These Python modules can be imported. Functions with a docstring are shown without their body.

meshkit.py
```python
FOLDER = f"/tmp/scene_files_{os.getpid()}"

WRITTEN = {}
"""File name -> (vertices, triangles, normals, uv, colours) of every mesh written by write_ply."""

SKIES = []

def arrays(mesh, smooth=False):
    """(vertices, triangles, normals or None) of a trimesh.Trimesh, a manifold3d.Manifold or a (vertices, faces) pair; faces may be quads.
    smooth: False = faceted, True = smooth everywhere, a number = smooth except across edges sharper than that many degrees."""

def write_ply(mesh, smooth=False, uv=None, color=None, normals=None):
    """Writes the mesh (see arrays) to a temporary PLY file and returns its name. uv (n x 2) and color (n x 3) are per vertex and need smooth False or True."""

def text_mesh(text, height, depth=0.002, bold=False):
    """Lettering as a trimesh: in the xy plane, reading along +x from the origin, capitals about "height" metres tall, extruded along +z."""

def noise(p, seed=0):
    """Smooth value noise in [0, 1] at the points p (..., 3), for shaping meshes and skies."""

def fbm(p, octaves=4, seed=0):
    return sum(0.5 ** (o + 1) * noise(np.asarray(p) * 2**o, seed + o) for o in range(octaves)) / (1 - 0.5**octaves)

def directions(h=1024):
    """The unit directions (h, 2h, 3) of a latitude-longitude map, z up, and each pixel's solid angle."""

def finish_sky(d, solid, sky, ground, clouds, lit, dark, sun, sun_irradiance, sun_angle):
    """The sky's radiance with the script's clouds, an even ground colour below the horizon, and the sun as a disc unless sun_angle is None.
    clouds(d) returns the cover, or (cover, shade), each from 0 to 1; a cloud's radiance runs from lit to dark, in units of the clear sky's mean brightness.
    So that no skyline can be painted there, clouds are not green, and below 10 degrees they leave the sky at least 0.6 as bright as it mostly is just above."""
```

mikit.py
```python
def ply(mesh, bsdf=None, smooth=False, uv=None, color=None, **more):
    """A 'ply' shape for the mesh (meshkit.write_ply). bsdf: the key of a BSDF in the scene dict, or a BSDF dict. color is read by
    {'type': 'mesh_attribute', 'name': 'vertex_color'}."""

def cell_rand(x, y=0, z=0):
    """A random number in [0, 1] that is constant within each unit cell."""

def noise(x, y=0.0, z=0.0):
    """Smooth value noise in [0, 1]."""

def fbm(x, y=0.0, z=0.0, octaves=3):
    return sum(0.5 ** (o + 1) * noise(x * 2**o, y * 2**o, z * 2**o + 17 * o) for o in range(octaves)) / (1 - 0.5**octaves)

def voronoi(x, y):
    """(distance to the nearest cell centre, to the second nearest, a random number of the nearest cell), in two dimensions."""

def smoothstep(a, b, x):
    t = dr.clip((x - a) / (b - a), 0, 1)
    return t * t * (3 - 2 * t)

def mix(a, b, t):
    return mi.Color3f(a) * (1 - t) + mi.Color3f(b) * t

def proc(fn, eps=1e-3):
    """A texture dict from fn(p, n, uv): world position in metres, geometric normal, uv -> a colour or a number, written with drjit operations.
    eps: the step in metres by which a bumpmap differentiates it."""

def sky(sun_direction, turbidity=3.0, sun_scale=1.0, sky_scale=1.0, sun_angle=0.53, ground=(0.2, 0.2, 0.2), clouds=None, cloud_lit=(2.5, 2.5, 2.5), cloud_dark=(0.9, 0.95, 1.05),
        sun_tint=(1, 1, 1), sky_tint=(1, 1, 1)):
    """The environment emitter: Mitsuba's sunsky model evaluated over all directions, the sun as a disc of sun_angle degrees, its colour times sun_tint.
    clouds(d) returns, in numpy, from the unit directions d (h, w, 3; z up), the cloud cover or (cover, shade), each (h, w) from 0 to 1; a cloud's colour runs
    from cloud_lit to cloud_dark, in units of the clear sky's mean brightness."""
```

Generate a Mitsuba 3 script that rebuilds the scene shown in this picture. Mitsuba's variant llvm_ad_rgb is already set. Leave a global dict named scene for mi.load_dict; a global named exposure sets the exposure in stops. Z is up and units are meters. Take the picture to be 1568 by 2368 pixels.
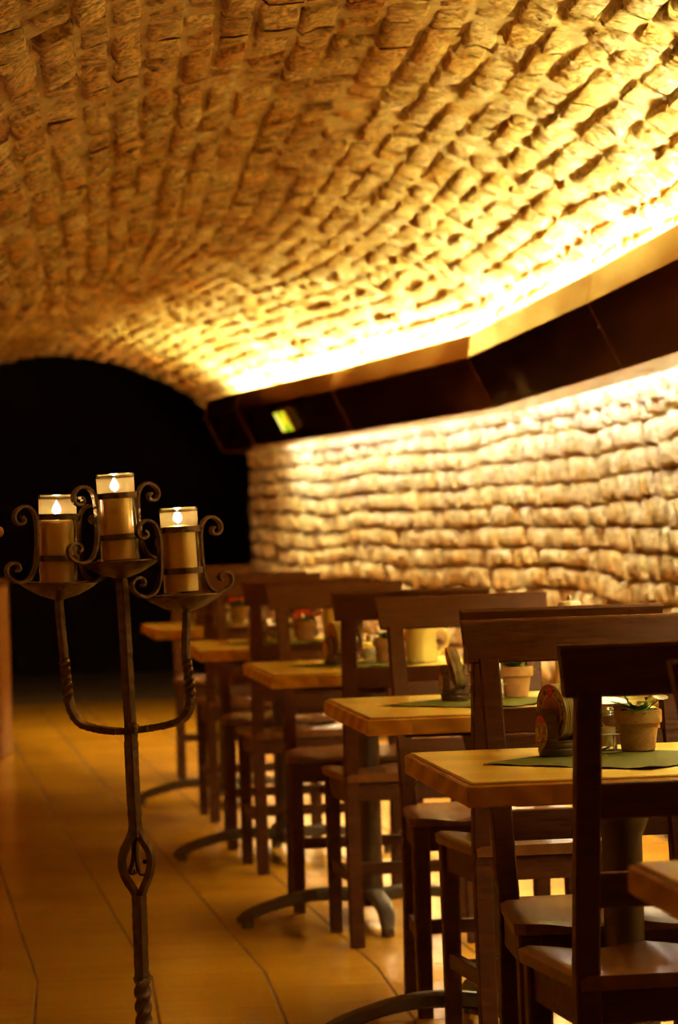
import math
import numpy as np, trimesh
import drjit as dr, mitsuba as mi
import mikit, meshkit
from mikit import ply, proc, noise, fbm, smoothstep, mix
from scipy.interpolate import PchipInterpolator

T = mi.ScalarTransform4f
scene, labels = {}, {}
rng = np.random.default_rng(7)

# ------------------------------------------------------------------ camera, exposure, light colour
exposure = 0.40
F, HC, ROLL = 7000.0, 1.134, 0.030           # focal length in px of the 1568 x 2368 frame, eye height, camera roll
PITCH = 23.0 / F
scene['camera'] = {'type': 'thinlens', 'fov': math.degrees(2 * math.atan(784 / F)), 'fov_axis': 'x',
                   'to_world': T().look_at(origin=[0, 0, HC], target=[0, math.cos(PITCH), HC + math.sin(PITCH)], up=[ROLL, 0, 1]),
                   'aperture_radius': 0.0078, 'focus_distance': 5.35, 'near_clip': 0.05, 'far_clip': 100.0}
LAMP = np.array([1.0, 0.435, 0.075])               # trough tubes
LAMP_WALL = np.array([1.0, 0.66, 0.25])
LAMP_UP, LAMP_DOWN = 900.0, 600.0
FLAME = [100.0, 54.0, 18.0]


def W(px, py, Y):
    """The point at depth Y that a feature measured at (px, py) in the photograph stands at."""
    dx, dy = px - 784.0, 1184.0 - py
    lx, ly = dx + ROLL * dy, dy - ROLL * dx
    return np.array([lx * Y / F, Y, HC + (ly + 23.0) / F * Y])


def depth_at(px, py, z):
    ly = (1184.0 - py) - ROLL * (px - 784.0)
    return (z - HC) * F / (ly + 23.0)


def project(p):
    p = np.asarray(p, float)
    lx, ly = p[..., 0] / p[..., 1] * F, (p[..., 2] - HC) / p[..., 1] * F - 23.0
    return np.stack([784 + lx - ROLL * ly, 1184 - (ly + ROLL * lx)], -1)


# ------------------------------------------------------------------ naming helpers
COUNT = {}


def numbered(key):
    n = COUNT.get(key, 0)
    COUNT[key] = n + 1
    return key if n == 0 else f'{key}_{n:03d}'


def thing(name, label, cat, group=None):
    key = numbered(name)
    labels[key] = {'label': label, 'category': cat}
    if group:
        labels[key]['group'] = group
    return key


def part(parent, name, shape, label=None, kind=None, to=None):
    key = numbered(parent + '__' + name)
    d = dict(shape)
    if to is not None:
        d['to_world'] = to
    scene[key] = d
    if label or kind:
        labels[key] = {}
        if label:
            labels[key]['label'] = label
        if kind:
            labels[key]['kind'] = kind
    return key


def whole(name, label, cat, shape, group=None, to=None):
    key = thing(name, label, cat, group)
    d = dict(shape)
    if to is not None:
        d['to_world'] = to
    scene[key] = d
    return key


def struct(name, shape, label=None):
    scene[name] = shape
    labels[name] = {'kind': 'structure'}
    if label:
        labels[name]['label'] = label
    return name


# ------------------------------------------------------------------ mesh helpers
def cat(ms):
    return trimesh.util.concatenate(ms)


def rbox(size, b=0.002, at=(0, 0, 0)):
    sx, sy, sz = [s / 2 for s in size]
    pts = []
    for i in (-1, 1):
        for j in (-1, 1):
            for k in (-1, 1):
                pts += [(i * (sx - b), j * (sy - b), k * sz), (i * (sx - b), j * sy, k * (sz - b)), (i * sx, j * (sy - b), k * (sz - b))]
    m = trimesh.convex.convex_hull(np.array(pts))
    m.apply_translation(at)
    return m


def hull(pts):
    return trimesh.convex.convex_hull(np.array(pts, float))


def loft(rings, caps=True, closed=False):
    rings = [np.asarray(r, float) for r in rings]
    n, k = len(rings[0]), len(rings)
    v = np.vstack(rings)
    f = []
    for i in range(k if closed else k - 1):
        j = (i + 1) % k
        for a in range(n):
            b = (a + 1) % n
            f += [(i * n + a, i * n + b, j * n + b), (i * n + a, j * n + b, j * n + a)]
    if caps and not closed:
        v = np.vstack([v, rings[0].mean(0), rings[-1].mean(0)])
        c0, c1 = len(v) - 2, len(v) - 1
        for a in range(n):
            b = (a + 1) % n
            f += [(b, a, c0), ((k - 1) * n + a, (k - 1) * n + b, c1)]
    m = trimesh.Trimesh(v, np.array(f), process=False)
    if m.is_watertight and m.volume < 0:
        m.invert()
    return m


def lathe(profile, n=40):
    """Profile of (r, z) from bottom to top, closed around the axis."""
    p = np.asarray(profile, float)
    ang = np.arange(n) * 2 * np.pi / n
    rings = [np.stack([r * np.cos(ang), r * np.sin(ang), np.full(n, z)], 1) for r, z in p]
    return loft(rings, caps=False)


def smooth_path(pts, n):
    pts = np.asarray(pts, float)
    d = np.r_[0, np.cumsum(np.linalg.norm(np.diff(pts, axis=0), axis=1))]
    from scipy.interpolate import CubicSpline
    return CubicSpline(d, pts)(np.linspace(0, d[-1], n))


def sweep(path, w, t, up=(0, 1, 0), twist=0.0, chamfer=0.25, closed=False, taper=None, jitter=0.0, seed=0):
    """A bar along the path: w along the 'up' side, t across it; corners chamfered."""
    p = np.asarray(path, float)
    k = len(p)
    tg = np.gradient(p, axis=0) if not closed else np.roll(p, -1, 0) - np.roll(p, 1, 0)
    tg /= np.linalg.norm(tg, axis=1, keepdims=True) + 1e-12
    u = np.asarray(up, float)
    u = np.broadcast_to(u, p.shape)
    u = u - (u * tg).sum(1, keepdims=True) * tg
    u /= np.linalg.norm(u, axis=1, keepdims=True) + 1e-12
    s = np.cross(tg, u)
    tw = np.broadcast_to(np.asarray(twist, float), (k,))[:, None]
    u, s = u * np.cos(tw) + s * np.sin(tw), s * np.cos(tw) - u * np.sin(tw)
    tp = np.ones(k) if taper is None else np.asarray(taper)
    c = chamfer
    sec = [(1, 1 - c), (1 - c, 1), (-(1 - c), 1), (-1, 1 - c), (-1, -(1 - c)), (-(1 - c), -1), (1 - c, -1), (1, -(1 - c))]
    rr = np.random.default_rng(seed)
    rings = []
    for i in range(k):
        g = 1 + (rr.normal(0, jitter) if jitter else 0)
        rings.append([p[i] + tp[i] * g * (a * w / 2 * u[i] + b * t / 2 * s[i]) for a, b in sec])
    return loft(rings, closed=closed)


def tube(path, r, n=10, taper=None, closed=False):
    p = np.asarray(path, float)
    tg = np.gradient(p, axis=0) if not closed else np.roll(p, -1, 0) - np.roll(p, 1, 0)
    tg /= np.linalg.norm(tg, axis=1, keepdims=True) + 1e-12
    u = np.cross(tg[0], [0.31, 0.2, 0.93])
    u /= np.linalg.norm(u)
    ang = np.arange(n) * 2 * np.pi / n
    rings = []
    for i in range(len(p)):
        u = u - (u @ tg[i]) * tg[i]
        u /= np.linalg.norm(u)
        s = np.cross(tg[i], u)
        rad = r * (1 if taper is None else taper[i])
        rings.append(p[i] + rad * (np.cos(ang)[:, None] * u + np.sin(ang)[:, None] * s))
    return loft(rings, closed=closed)


def place(x, y, z, deg=0.0):
    return T().translate([float(x), float(y), float(z)]).rotate([0, 0, 1], float(deg))


# ------------------------------------------------------------------ materials
def rgb(*c):
    return {'type': 'rgb', 'value': [float(x) for x in c]}


def principled(col, rough=0.5, metal=0.0, spec=0.5, coat=0.0, two=True, **k):
    d = {'type': 'principled', 'base_color': col if isinstance(col, dict) else rgb(*col), 'roughness': rough if isinstance(rough, dict) else float(rough), 'metallic': float(metal), 'specular': float(spec)}
    if coat:
        d['clearcoat'] = float(coat)
        d['clearcoat_gloss'] = 0.85
    d.update(k)
    return {'type': 'twosided', 'bsdf': d} if two else d


def bumped(d, fn, scale, eps=2e-3):
    inner = d['bsdf'] if d['type'] == 'twosided' else d
    return {'type': 'twosided', 'bsdf': {'type': 'bumpmap', 'arbitrary': proc(fn, eps), 'scale': float(scale), 'bsdf': inner}}


def stone_colour(p, n, uv):
    k = dr.floor(uv.x / 4.0)
    tone = mikit.cell_rand(k, 3, 5)
    warm = mikit.cell_rand(k, 9, 2)
    g = fbm(p.x * 28, p.y * 28, p.z * 28, 3)
    fine = fbm(p.x * 120, p.y * 120, p.z * 120, 2)
    c = mix((0.32, 0.205, 0.10), (0.70, 0.52, 0.30), tone * 0.6 + g * 0.7 - 0.15)
    stain = smoothstep(0.54, 0.72, fbm(p.x * 16 + 5, p.y * 16, p.z * 16, 3))
    c = c * (1 - 0.55 * stain)
    c = mix(c, mi.Color3f(0.52, 0.27, 0.10), smoothstep(0.72, 0.95, warm) * 0.7)
    return c * (0.55 + 0.8 * smoothstep(0.3, 0.62, fine))


def stone_bump(p, n, uv):
    return 0.5 * fbm(p.x * 48, p.y * 60, p.z * 48, 4) + 0.5 * fbm(p.x * 20, p.y * 75, p.z * 20, 3)


def mortar_colour(p, n, uv):
    g = fbm(p.x * 14, p.y * 14, p.z * 14, 3)
    return mix((0.28, 0.20, 0.115), (0.58, 0.45, 0.28), g) * (0.6 + 0.7 * fbm(p.x * 90, p.y * 90, p.z * 90, 2))


scene['mat_stone'] = bumped(principled(proc(stone_colour), 0.85, spec=0.2), stone_bump, 0.034, 3e-3)
scene['mat_mortar'] = bumped(principled(proc(mortar_colour), 0.92, spec=0.1), stone_bump, 0.02, 3e-3)


def tile_colour(p, n, uv):
    streak = fbm(p.x * 5, p.y * 34, 1.3, 4)
    patch = mikit.cell_rand(dr.floor(uv.x / 4.0), 4)
    c = mix((0.18, 0.080, 0.003), (0.25, 0.122, 0.005), streak * 0.8 + patch * 0.4 - 0.1)
    return c * (0.75 + 0.4 * fbm(p.x * 3.1, p.y * 3.1, 0.7, 2))


scene['mat_tile'] = bumped(principled(proc(tile_colour), 0.21, spec=0.85), lambda p, n, uv: fbm(p.x * 9, p.y * 60, 0.5, 3), 0.0012)
scene['mat_grout'] = principled((0.05, 0.035, 0.02), 0.9, spec=0.1)


def dark_wood(p, n, uv):
    g = fbm(p.x * 7 + 3 * p.y, p.y * 60, p.z * 85, 4)
    pores = smoothstep(0.56, 0.70, noise(p.x * 26, p.y * 240, p.z * 240))
    return mix((0.003, 0.0006, 0.0001), (0.020, 0.0053, 0.0005), g) * (1 - 0.35 * pores)


scene['mat_dark_wood'] = bumped(principled(proc(dark_wood), 0.42, spec=0.09), lambda p, n, uv: noise(p.x * 22, p.y * 200, p.z * 200), 0.0007)


def seat_wood(p, n, uv):
    g = fbm(p.x * 60 + 2 * noise(p.x * 3, p.y * 3), p.y * 5, p.z * 40, 4)
    return mix((0.012, 0.0035, 0.0005), (0.050, 0.018, 0.0025), g)


scene['mat_seat'] = principled(proc(seat_wood), 0.26, spec=0.5)


def pine(p, n, uv):
    r = p.y * 38 + 2.2 * noise(p.x * 2.2, p.y * 6, p.z * 6) + 0.6 * noise(p.x * 5, p.y * 20)
    stave = dr.floor(p.y * 11 + 0.12 * p.x * 11)
    ring = 0.5 + 0.5 * dr.sin(r * 6.283 + 40 * mikit.cell_rand(stave))
    c = mix((0.50, 0.24, 0.022), (0.62, 0.33, 0.040), 0.75 * ring + 0.25 * fbm(p.x * 8, p.y * 120, p.z * 120, 2))
    return c * (0.86 + 0.22 * mikit.cell_rand(stave, 7))


def pine_edge(p, n, uv):
    blk = dr.floor(p.x * 7.3 + p.y * 0.8)
    k = mikit.cell_rand(blk, 2)
    d = dr.abs(p.z - 0.70 + 0.05 * k) * (60 + 60 * k) + (p.x * 130 + p.y * 90) * (0.25 + 0.5 * k)
    ring = 0.5 + 0.5 * dr.sin(d + 2 * noise(p.x * 40, p.y * 40, p.z * 60))
    return mix((0.48, 0.20, 0.014), (0.64, 0.31, 0.028), ring) * (0.85 + 0.25 * k)


scene['mat_pine'] = principled(proc(pine), 0.30, spec=0.4)
scene['mat_pine_edge'] = principled(proc(pine_edge), 0.42, spec=0.4)
scene['mat_groove'] = principled((0.20, 0.09, 0.03), 0.7)


def iron_colour(p, n, uv):
    w = fbm(p.x * 90, p.y * 90, p.z * 90, 3)
    return mix((0.005, 0.0028, 0.0012), (0.024, 0.0135, 0.0055), smoothstep(0.35, 0.85, w))


scene['mat_iron'] = bumped(principled(proc(iron_colour), 0.34, metal=0.4, spec=0.3), lambda p, n, uv: fbm(p.x * 70, p.y * 70, p.z * 70, 3), 0.004, 1e-3)
scene['mat_black_iron'] = principled((0.006, 0.0045, 0.004), 0.4, spec=0.4)
scene['mat_copper'] = bumped(principled((0.48, 0.17, 0.06), 0.16, metal=1.0), lambda p, n, uv: fbm(p.x * 3, p.y * 1.4, p.z * 4, 2), 0.012)
scene['mat_brass'] = principled((0.55, 0.34, 0.15), 0.3, metal=1.0)
scene['mat_chrome'] = principled((0.8, 0.76, 0.7), 0.15, metal=1.0)
scene['mat_wax'] = principled((0.95, 0.60, 0.15), 0.42, spec=0.5)
scene['mat_wick'] = principled((0.03, 0.02, 0.02), 0.8)
scene['mat_glass'] = {'type': 'thindielectric', 'int_ior': 1.5}
scene['mat_thick_glass'] = {'type': 'dielectric', 'int_ior': 1.5}


def terracotta(p, n, uv):
    return mix((0.30, 0.15, 0.055), (0.44, 0.24, 0.10), fbm(p.x * 60, p.y * 60, p.z * 60, 3)) * (0.8 + 0.4 * noise(p.x * 500, p.y * 500, p.z * 500))


scene['mat_terracotta'] = principled(proc(terracotta), 0.9, spec=0.15)
scene['mat_soil'] = principled((0.03, 0.02, 0.012), 0.95)
scene['mat_leaf'] = principled((0.06, 0.15, 0.03), 0.5)
scene['mat_leaf_pale'] = principled((0.30, 0.34, 0.08), 0.5)
scene['mat_twig'] = principled((0.02, 0.018, 0.01), 0.9)
for nm, c in (('yellow', (0.85, 0.62, 0.12)), ('pink', (0.75, 0.16, 0.20)), ('red', (0.65, 0.05, 0.03)), ('cream', (0.85, 0.72, 0.42))):
    scene['mat_petal_' + nm] = principled(c, 0.6)
scene['mat_stoneware'] = principled((0.60, 0.42, 0.10), 0.35, spec=0.5)
scene['mat_stoneware_pale'] = principled((0.78, 0.62, 0.38), 0.4, spec=0.5)
scene['mat_stoneware_blue'] = principled((0.10, 0.10, 0.14), 0.4)
scene['mat_napkin'] = principled((0.028, 0.044, 0.005), 0.8, spec=0.12)
scene['mat_salt'] = principled((0.92, 0.80, 0.58), 0.9)
scene['mat_pepper'] = principled((0.16, 0.12, 0.08), 0.9)


def barrel_colour(p, n, uv):
    return mix((0.008, 0.0035, 0.002), (0.022, 0.009, 0.004), fbm(p.x * 40, p.y * 40, p.z * 180, 2))


scene['mat_barrel'] = principled(proc(barrel_colour), 0.35, spec=0.5)


def mat_print(p, n, uv):
    x, y = uv.x * 2 - 1, uv.y * 2 - 1
    r = dr.sqrt(x * x + y * y)
    ang = dr.atan2(y, x)
    cream = mi.Color3f(0.80, 0.66, 0.36)
    c = cream
    c = dr.select((r > 0.90) & (r < 0.95), mi.Color3f(0.55, 0.10, 0.04), c)
    letters = (r > 0.66) & (r < 0.86) & (noise(ang * 9, r * 14) > 0.52)
    c = dr.select((r > 0.62) & (r < 0.88), mi.Color3f(0.62, 0.47, 0.24), c)
    c = dr.select(letters, mi.Color3f(0.20, 0.09, 0.04), c)
    c = dr.select((r > 0.50) & (r < 0.56), mi.Color3f(0.50, 0.22, 0.07), c)
    c = dr.select(r < 0.50, mi.Color3f(0.45, 0.20, 0.09) * (0.7 + 0.6 * smoothstep(0.0, 0.5, r)), c)
    oval = dr.square(x / 0.19) + dr.square((y - 0.74) / 0.24) < 1
    c = dr.select(oval, mi.Color3f(0.75, 0.05, 0.025), c)
    bars = oval & (dr.abs(x) < 0.13) & (dr.abs(dr.abs(y - 0.74) - 0.07) < 0.022)
    return dr.select(bars, mi.Color3f(0.85, 0.35, 0.20), c)


scene['mat_print'] = principled(proc(mat_print), 0.7, spec=0.2)
scene['mat_board'] = principled((0.74, 0.58, 0.32), 0.85, spec=0.1)


def label_print(p, n, uv):
    x, y = uv.x * 2 - 1, uv.y * 2 - 1
    r = dr.sqrt(x * x + y * y)
    c = mi.Color3f(0.70, 0.52, 0.22)
    c = dr.select((r > 0.62) & (r < 0.88) & (noise(dr.atan2(y, x) * 10, r * 12) > 0.5), mi.Color3f(0.24, 0.14, 0.05), c)
    c = dr.select((r > 0.56) & (r < 0.62), mi.Color3f(0.40, 0.14, 0.04), c)
    c = dr.select((y > 0.55) & (r > 0.6), mi.Color3f(0.62, 0.10, 0.03), c)
    return dr.select((r < 0.52) & (noise(x * 6, y * 6) > 0.6), mi.Color3f(0.45, 0.28, 0.09), c)


scene['mat_label'] = principled(proc(label_print), 0.6, spec=0.2)
scene['mat_plaster_dark'] = principled((0.05, 0.035, 0.025), 0.9, spec=0.1)
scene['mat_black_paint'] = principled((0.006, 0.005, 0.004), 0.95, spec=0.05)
scene['mat_counter'] = principled((0.12, 0.06, 0.02), 0.7, spec=0.2)
scene['mat_amber'] = principled((0.62, 0.30, 0.12), 0.4)

# ------------------------------------------------------------------ the room: a curving barrel vault
_ctrl = np.array([(-3.5, 0.85), (0, 0.61), (2.5, 0.45), (5, 0.27), (7.56, 0.09), (8.97, -0.02), (11.84, -0.27), (14.37, -0.78), (16.4, -1.28), (19, -1.74), (21.5, -2.1)])
XC = PchipInterpolator(_ctrl[:, 0], _ctrl[:, 1])
DXC = XC.derivative()
CROWN, RR, RL, WALL_R, WALL_L = 2.25, 1.45, 1.90, 1.25, -1.62
SPR_R = CROWN - (RR - math.sqrt(RR**2 - WALL_R**2))
SPR_L = CROWN - (RL - math.sqrt(RL**2 - WALL_L**2))
A_R, A_L = RR * math.asin(WALL_R / RR), -RL * math.asin(-WALL_L / RL)      # arc lengths from the crown to the springings
Y0, Y1 = -3.0, 19.2


def frame(Y):
    g = DXC(Y)
    n = np.sqrt(1 + g * g)
    return np.stack([XC(Y), Y], -1), np.stack([1 / n, -g / n], -1)


def vault(Y, a, r):
    """Point of the vault at station Y and arc length a from the crown (right positive), r metres proud of it."""
    Y, a, r = np.broadcast_arrays(np.asarray(Y, float), np.asarray(a, float), np.asarray(r, float))
    R = np.where(a >= 0, RR, RL)
    th = a / R
    o, rt = frame(Y)
    wob = 0.05 * (meshkit.fbm(np.stack([Y * 0.5, a * 1.2, 0 * Y], -1), 2, 5) - 0.5)
    rad = R - r + wob
    d, h = rad * np.sin(th), CROWN - R + rad * np.cos(th)
    return np.concatenate([o + rt * d[..., None], h[..., None]], -1)


def wall(Y, h, r):
    Y, h, r = np.broadcast_arrays(np.asarray(Y, float), np.asarray(h, float), np.asarray(r, float))
    o, rt = frame(Y)
    wob = 0.07 * (meshkit.fbm(np.stack([Y * 0.55, h * 0.9, 0 * Y], -1), 2, 11) - 0.5)
    return np.concatenate([o + rt * (WALL_R - r + wob)[..., None], h[..., None]], -1)


def sheet(fn, ys, bs, r):
    Yg, Bg = np.meshgrid(ys, bs, indexing='ij')
    P = fn(Yg, Bg, r(Yg, Bg) if callable(r) else r)
    n, m = Yg.shape
    i, j = np.meshgrid(np.arange(n - 1), np.arange(m - 1), indexing='ij')
    q = np.stack([i * m + j, (i + 1) * m + j, (i + 1) * m + j + 1, i * m + j + 1], -1).reshape(-1, 4)
    f = np.vstack([q[:, [0, 1, 2]], q[:, [0, 2, 3]]])
    uv = np.stack([Yg.ravel(), Bg.ravel()], 1)
    return trimesh.Trimesh(P.reshape(-1, 3), f, process=False), uv


EDGE = lambda k: np.array({9: [0, .03, .10, .28, .5, .72, .90, .97, 1], 7: [0, .04, .13, .5, .87, .96, 1]}[k])


def stone(fn, quad, h, seed, amp, tilt, nu=9, nv=7, r0=-0.012, scale=24.0, soft=0.010):
    """One rough stone over the quad [(s, a) x 4] of the surface fn. Returns (vertices, faces, uv)."""
    u, v = np.meshgrid(EDGE(nu), EDGE(nv), indexing='ij')
    q = np.asarray(quad, float)
    sa = q[0] * ((1 - u) * (1 - v))[..., None] + q[1] * (u * (1 - v))[..., None] + q[2] * (u * v)[..., None] + q[3] * ((1 - u) * v)[..., None]
    lu, lv = np.linalg.norm(q[1] - q[0]), np.linalg.norm(q[3] - q[0])
    d = np.minimum(np.minimum(u, 1 - u) * lu, np.minimum(v, 1 - v) * lv)
    e = np.clip(d / soft, 0, 1) ** 0.6
    sa = sa + 0.006 * (np.stack([meshkit.noise(np.concatenate([sa * 40, np.full(u.shape + (1,), seed)], -1), 1), meshkit.noise(np.concatenate([sa * 40, np.full(u.shape + (1,), seed)], -1), 2)], -1) - 0.5)
    nz = meshkit.fbm(np.concatenate([sa * scale, np.full(u.shape + (1,), seed * 1.7)], -1), 3, 3) - 0.5
    r = r0 + (h - r0) * e + (tilt[0] * (u - .5) + tilt[1] * (v - .5) + 2 * amp * nz) * e
    P = fn(sa[..., 0], sa[..., 1], r).reshape(-1, 3)
    i, j = np.meshgrid(np.arange(nu - 1), np.arange(nv - 1), indexing='ij')
    k = np.stack([i * nv + j, (i + 1) * nv + j, (i + 1) * nv + j + 1, i * nv + j + 1], -1).reshape(-1, 4)
    f = np.vstack([k[:, [0, 1, 2]], k[:, [0, 2, 3]]])
    uv = sa.reshape(-1, 2) - q.min(0) + [0.5 + 4.0 * (seed % 61), 0.5]
    return P, f, uv


def face_in(m, inside):
    """Turn the sheet so that its normals look into the room."""
    c = m.triangles_center
    if ((inside(c) - c) * m.face_normals).sum() < 0:
        m.invert()
    return m


def room_axis(c):
    return np.stack([XC(c[:, 1]), c[:, 1], np.full(len(c), 1.2)], 1)


def emit_stones(parent, items, bsdf, part_name, rest_name, limit=300):
    """items: (score, P, f, uv). The best-visible become parts, the rest one joined part."""
    items.sort(key=lambda x: -x[0])
    for sc, P, f, uv in items[:limit]:
        m = face_in(trimesh.Trimesh(P, f, process=False), room_axis)
        part(parent, part_name, ply(m, bsdf, smooth=True, uv=uv))
    P, f, uv, at = [], [], [], 0
    for sc, p_, f_, uv_ in items[limit:]:
        P.append(p_); f.append(f_ + at); uv.append(uv_); at += len(p_)
    if P:
        m = face_in(trimesh.Trimesh(np.vstack(P), np.vstack(f), process=False), room_axis)
        part(parent, rest_name, ply(m, bsdf, smooth=True, uv=np.vstack(uv)), kind='stuff')


def screen_area(c):
    if (c[:, 1] < 0.5).any():
        return 0.0
    q = project(c)
    if q[:, 0].max() < 0 or q[:, 0].min() > 1568 or q[:, 1].max() < 0 or q[:, 1].min() > 2368:
        return 0.0
    x, y = q[:, 0], q[:, 1]
    return 0.5 * abs((x * np.roll(y, -1) - y * np.roll(x, -1)).sum())


# vault: mortar bed and stones
ys = np.arange(Y0, Y1 + 0.01, 0.12)
rough = lambda Yg, Bg: 0.012 * (meshkit.fbm(np.stack([Yg * 14, Bg * 14, 0 * Yg], -1), 3, 8) - 0.6)
m, uv = sheet(vault, ys, np.linspace(A_L, A_R, 60), rough)
struct('ceiling', ply(face_in(m, room_axis), 'mat_mortar', smooth=True, uv=uv), 'rough stone barrel vault lit from below by the light trough')
items, COURSE = [], 0.088
cuts = [A_R]
while cuts[-1] > -1.75:
    cuts.append(cuts[-1] - rng.uniform(0.074, 0.104))
for c in range(len(cuts) - 1):
    a0, a1 = cuts[c + 1], cuts[c]
    y = 4.6 + rng.uniform(0, 0.25)
    while y < Y1:
        L = rng.uniform(0.15, 0.31)
        y2 = min(y + L, Y1 + 0.02)
        wv = lambda yy, k: 0.022 * (meshkit.fbm(np.array([[yy * 1.1, k * 0.37, 2.0]]), 2, 4)[0] - 0.5) + 0.010 * (meshkit.noise(np.array([[yy * 6.0, k * 5.1, 0.0]]), 6)[0] - 0.5)
        g, j = rng.uniform(-0.003, 0.003), rng.normal(0, 0.016, 4)
        q4 = rng.uniform(-0.002, 0.007, 4)
        quad = [(y + g + j[0], a0 + wv(y, c + 1) + q4[0]), (y2 - g + j[1], a0 + wv(y2, c + 1) + q4[1]), (y2 - g + j[2], a1 + wv(y2, c) - q4[2]), (y + g + j[3], a1 + wv(y, c) - q4[3])]
        cor = np.array([vault(s_, a_, 0.02) for s_, a_ in quad])
        sc = screen_area(cor)
        if True:
            sd = int(rng.integers(1, 9000))
            h = rng.uniform(0.000, 0.016)
            P, f, uv_ = stone(vault, quad, h, sd, rng.uniform(0.008, 0.018), rng.normal(0, [0.016, 0.008]), r0=-0.014, soft=0.009)
            items.append((sc, P, f, uv_))
        y = y2
emit_stones('ceiling', items, 'mat_stone', 'stone', 'small_stones')
print('vault stones', len(items))

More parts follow.
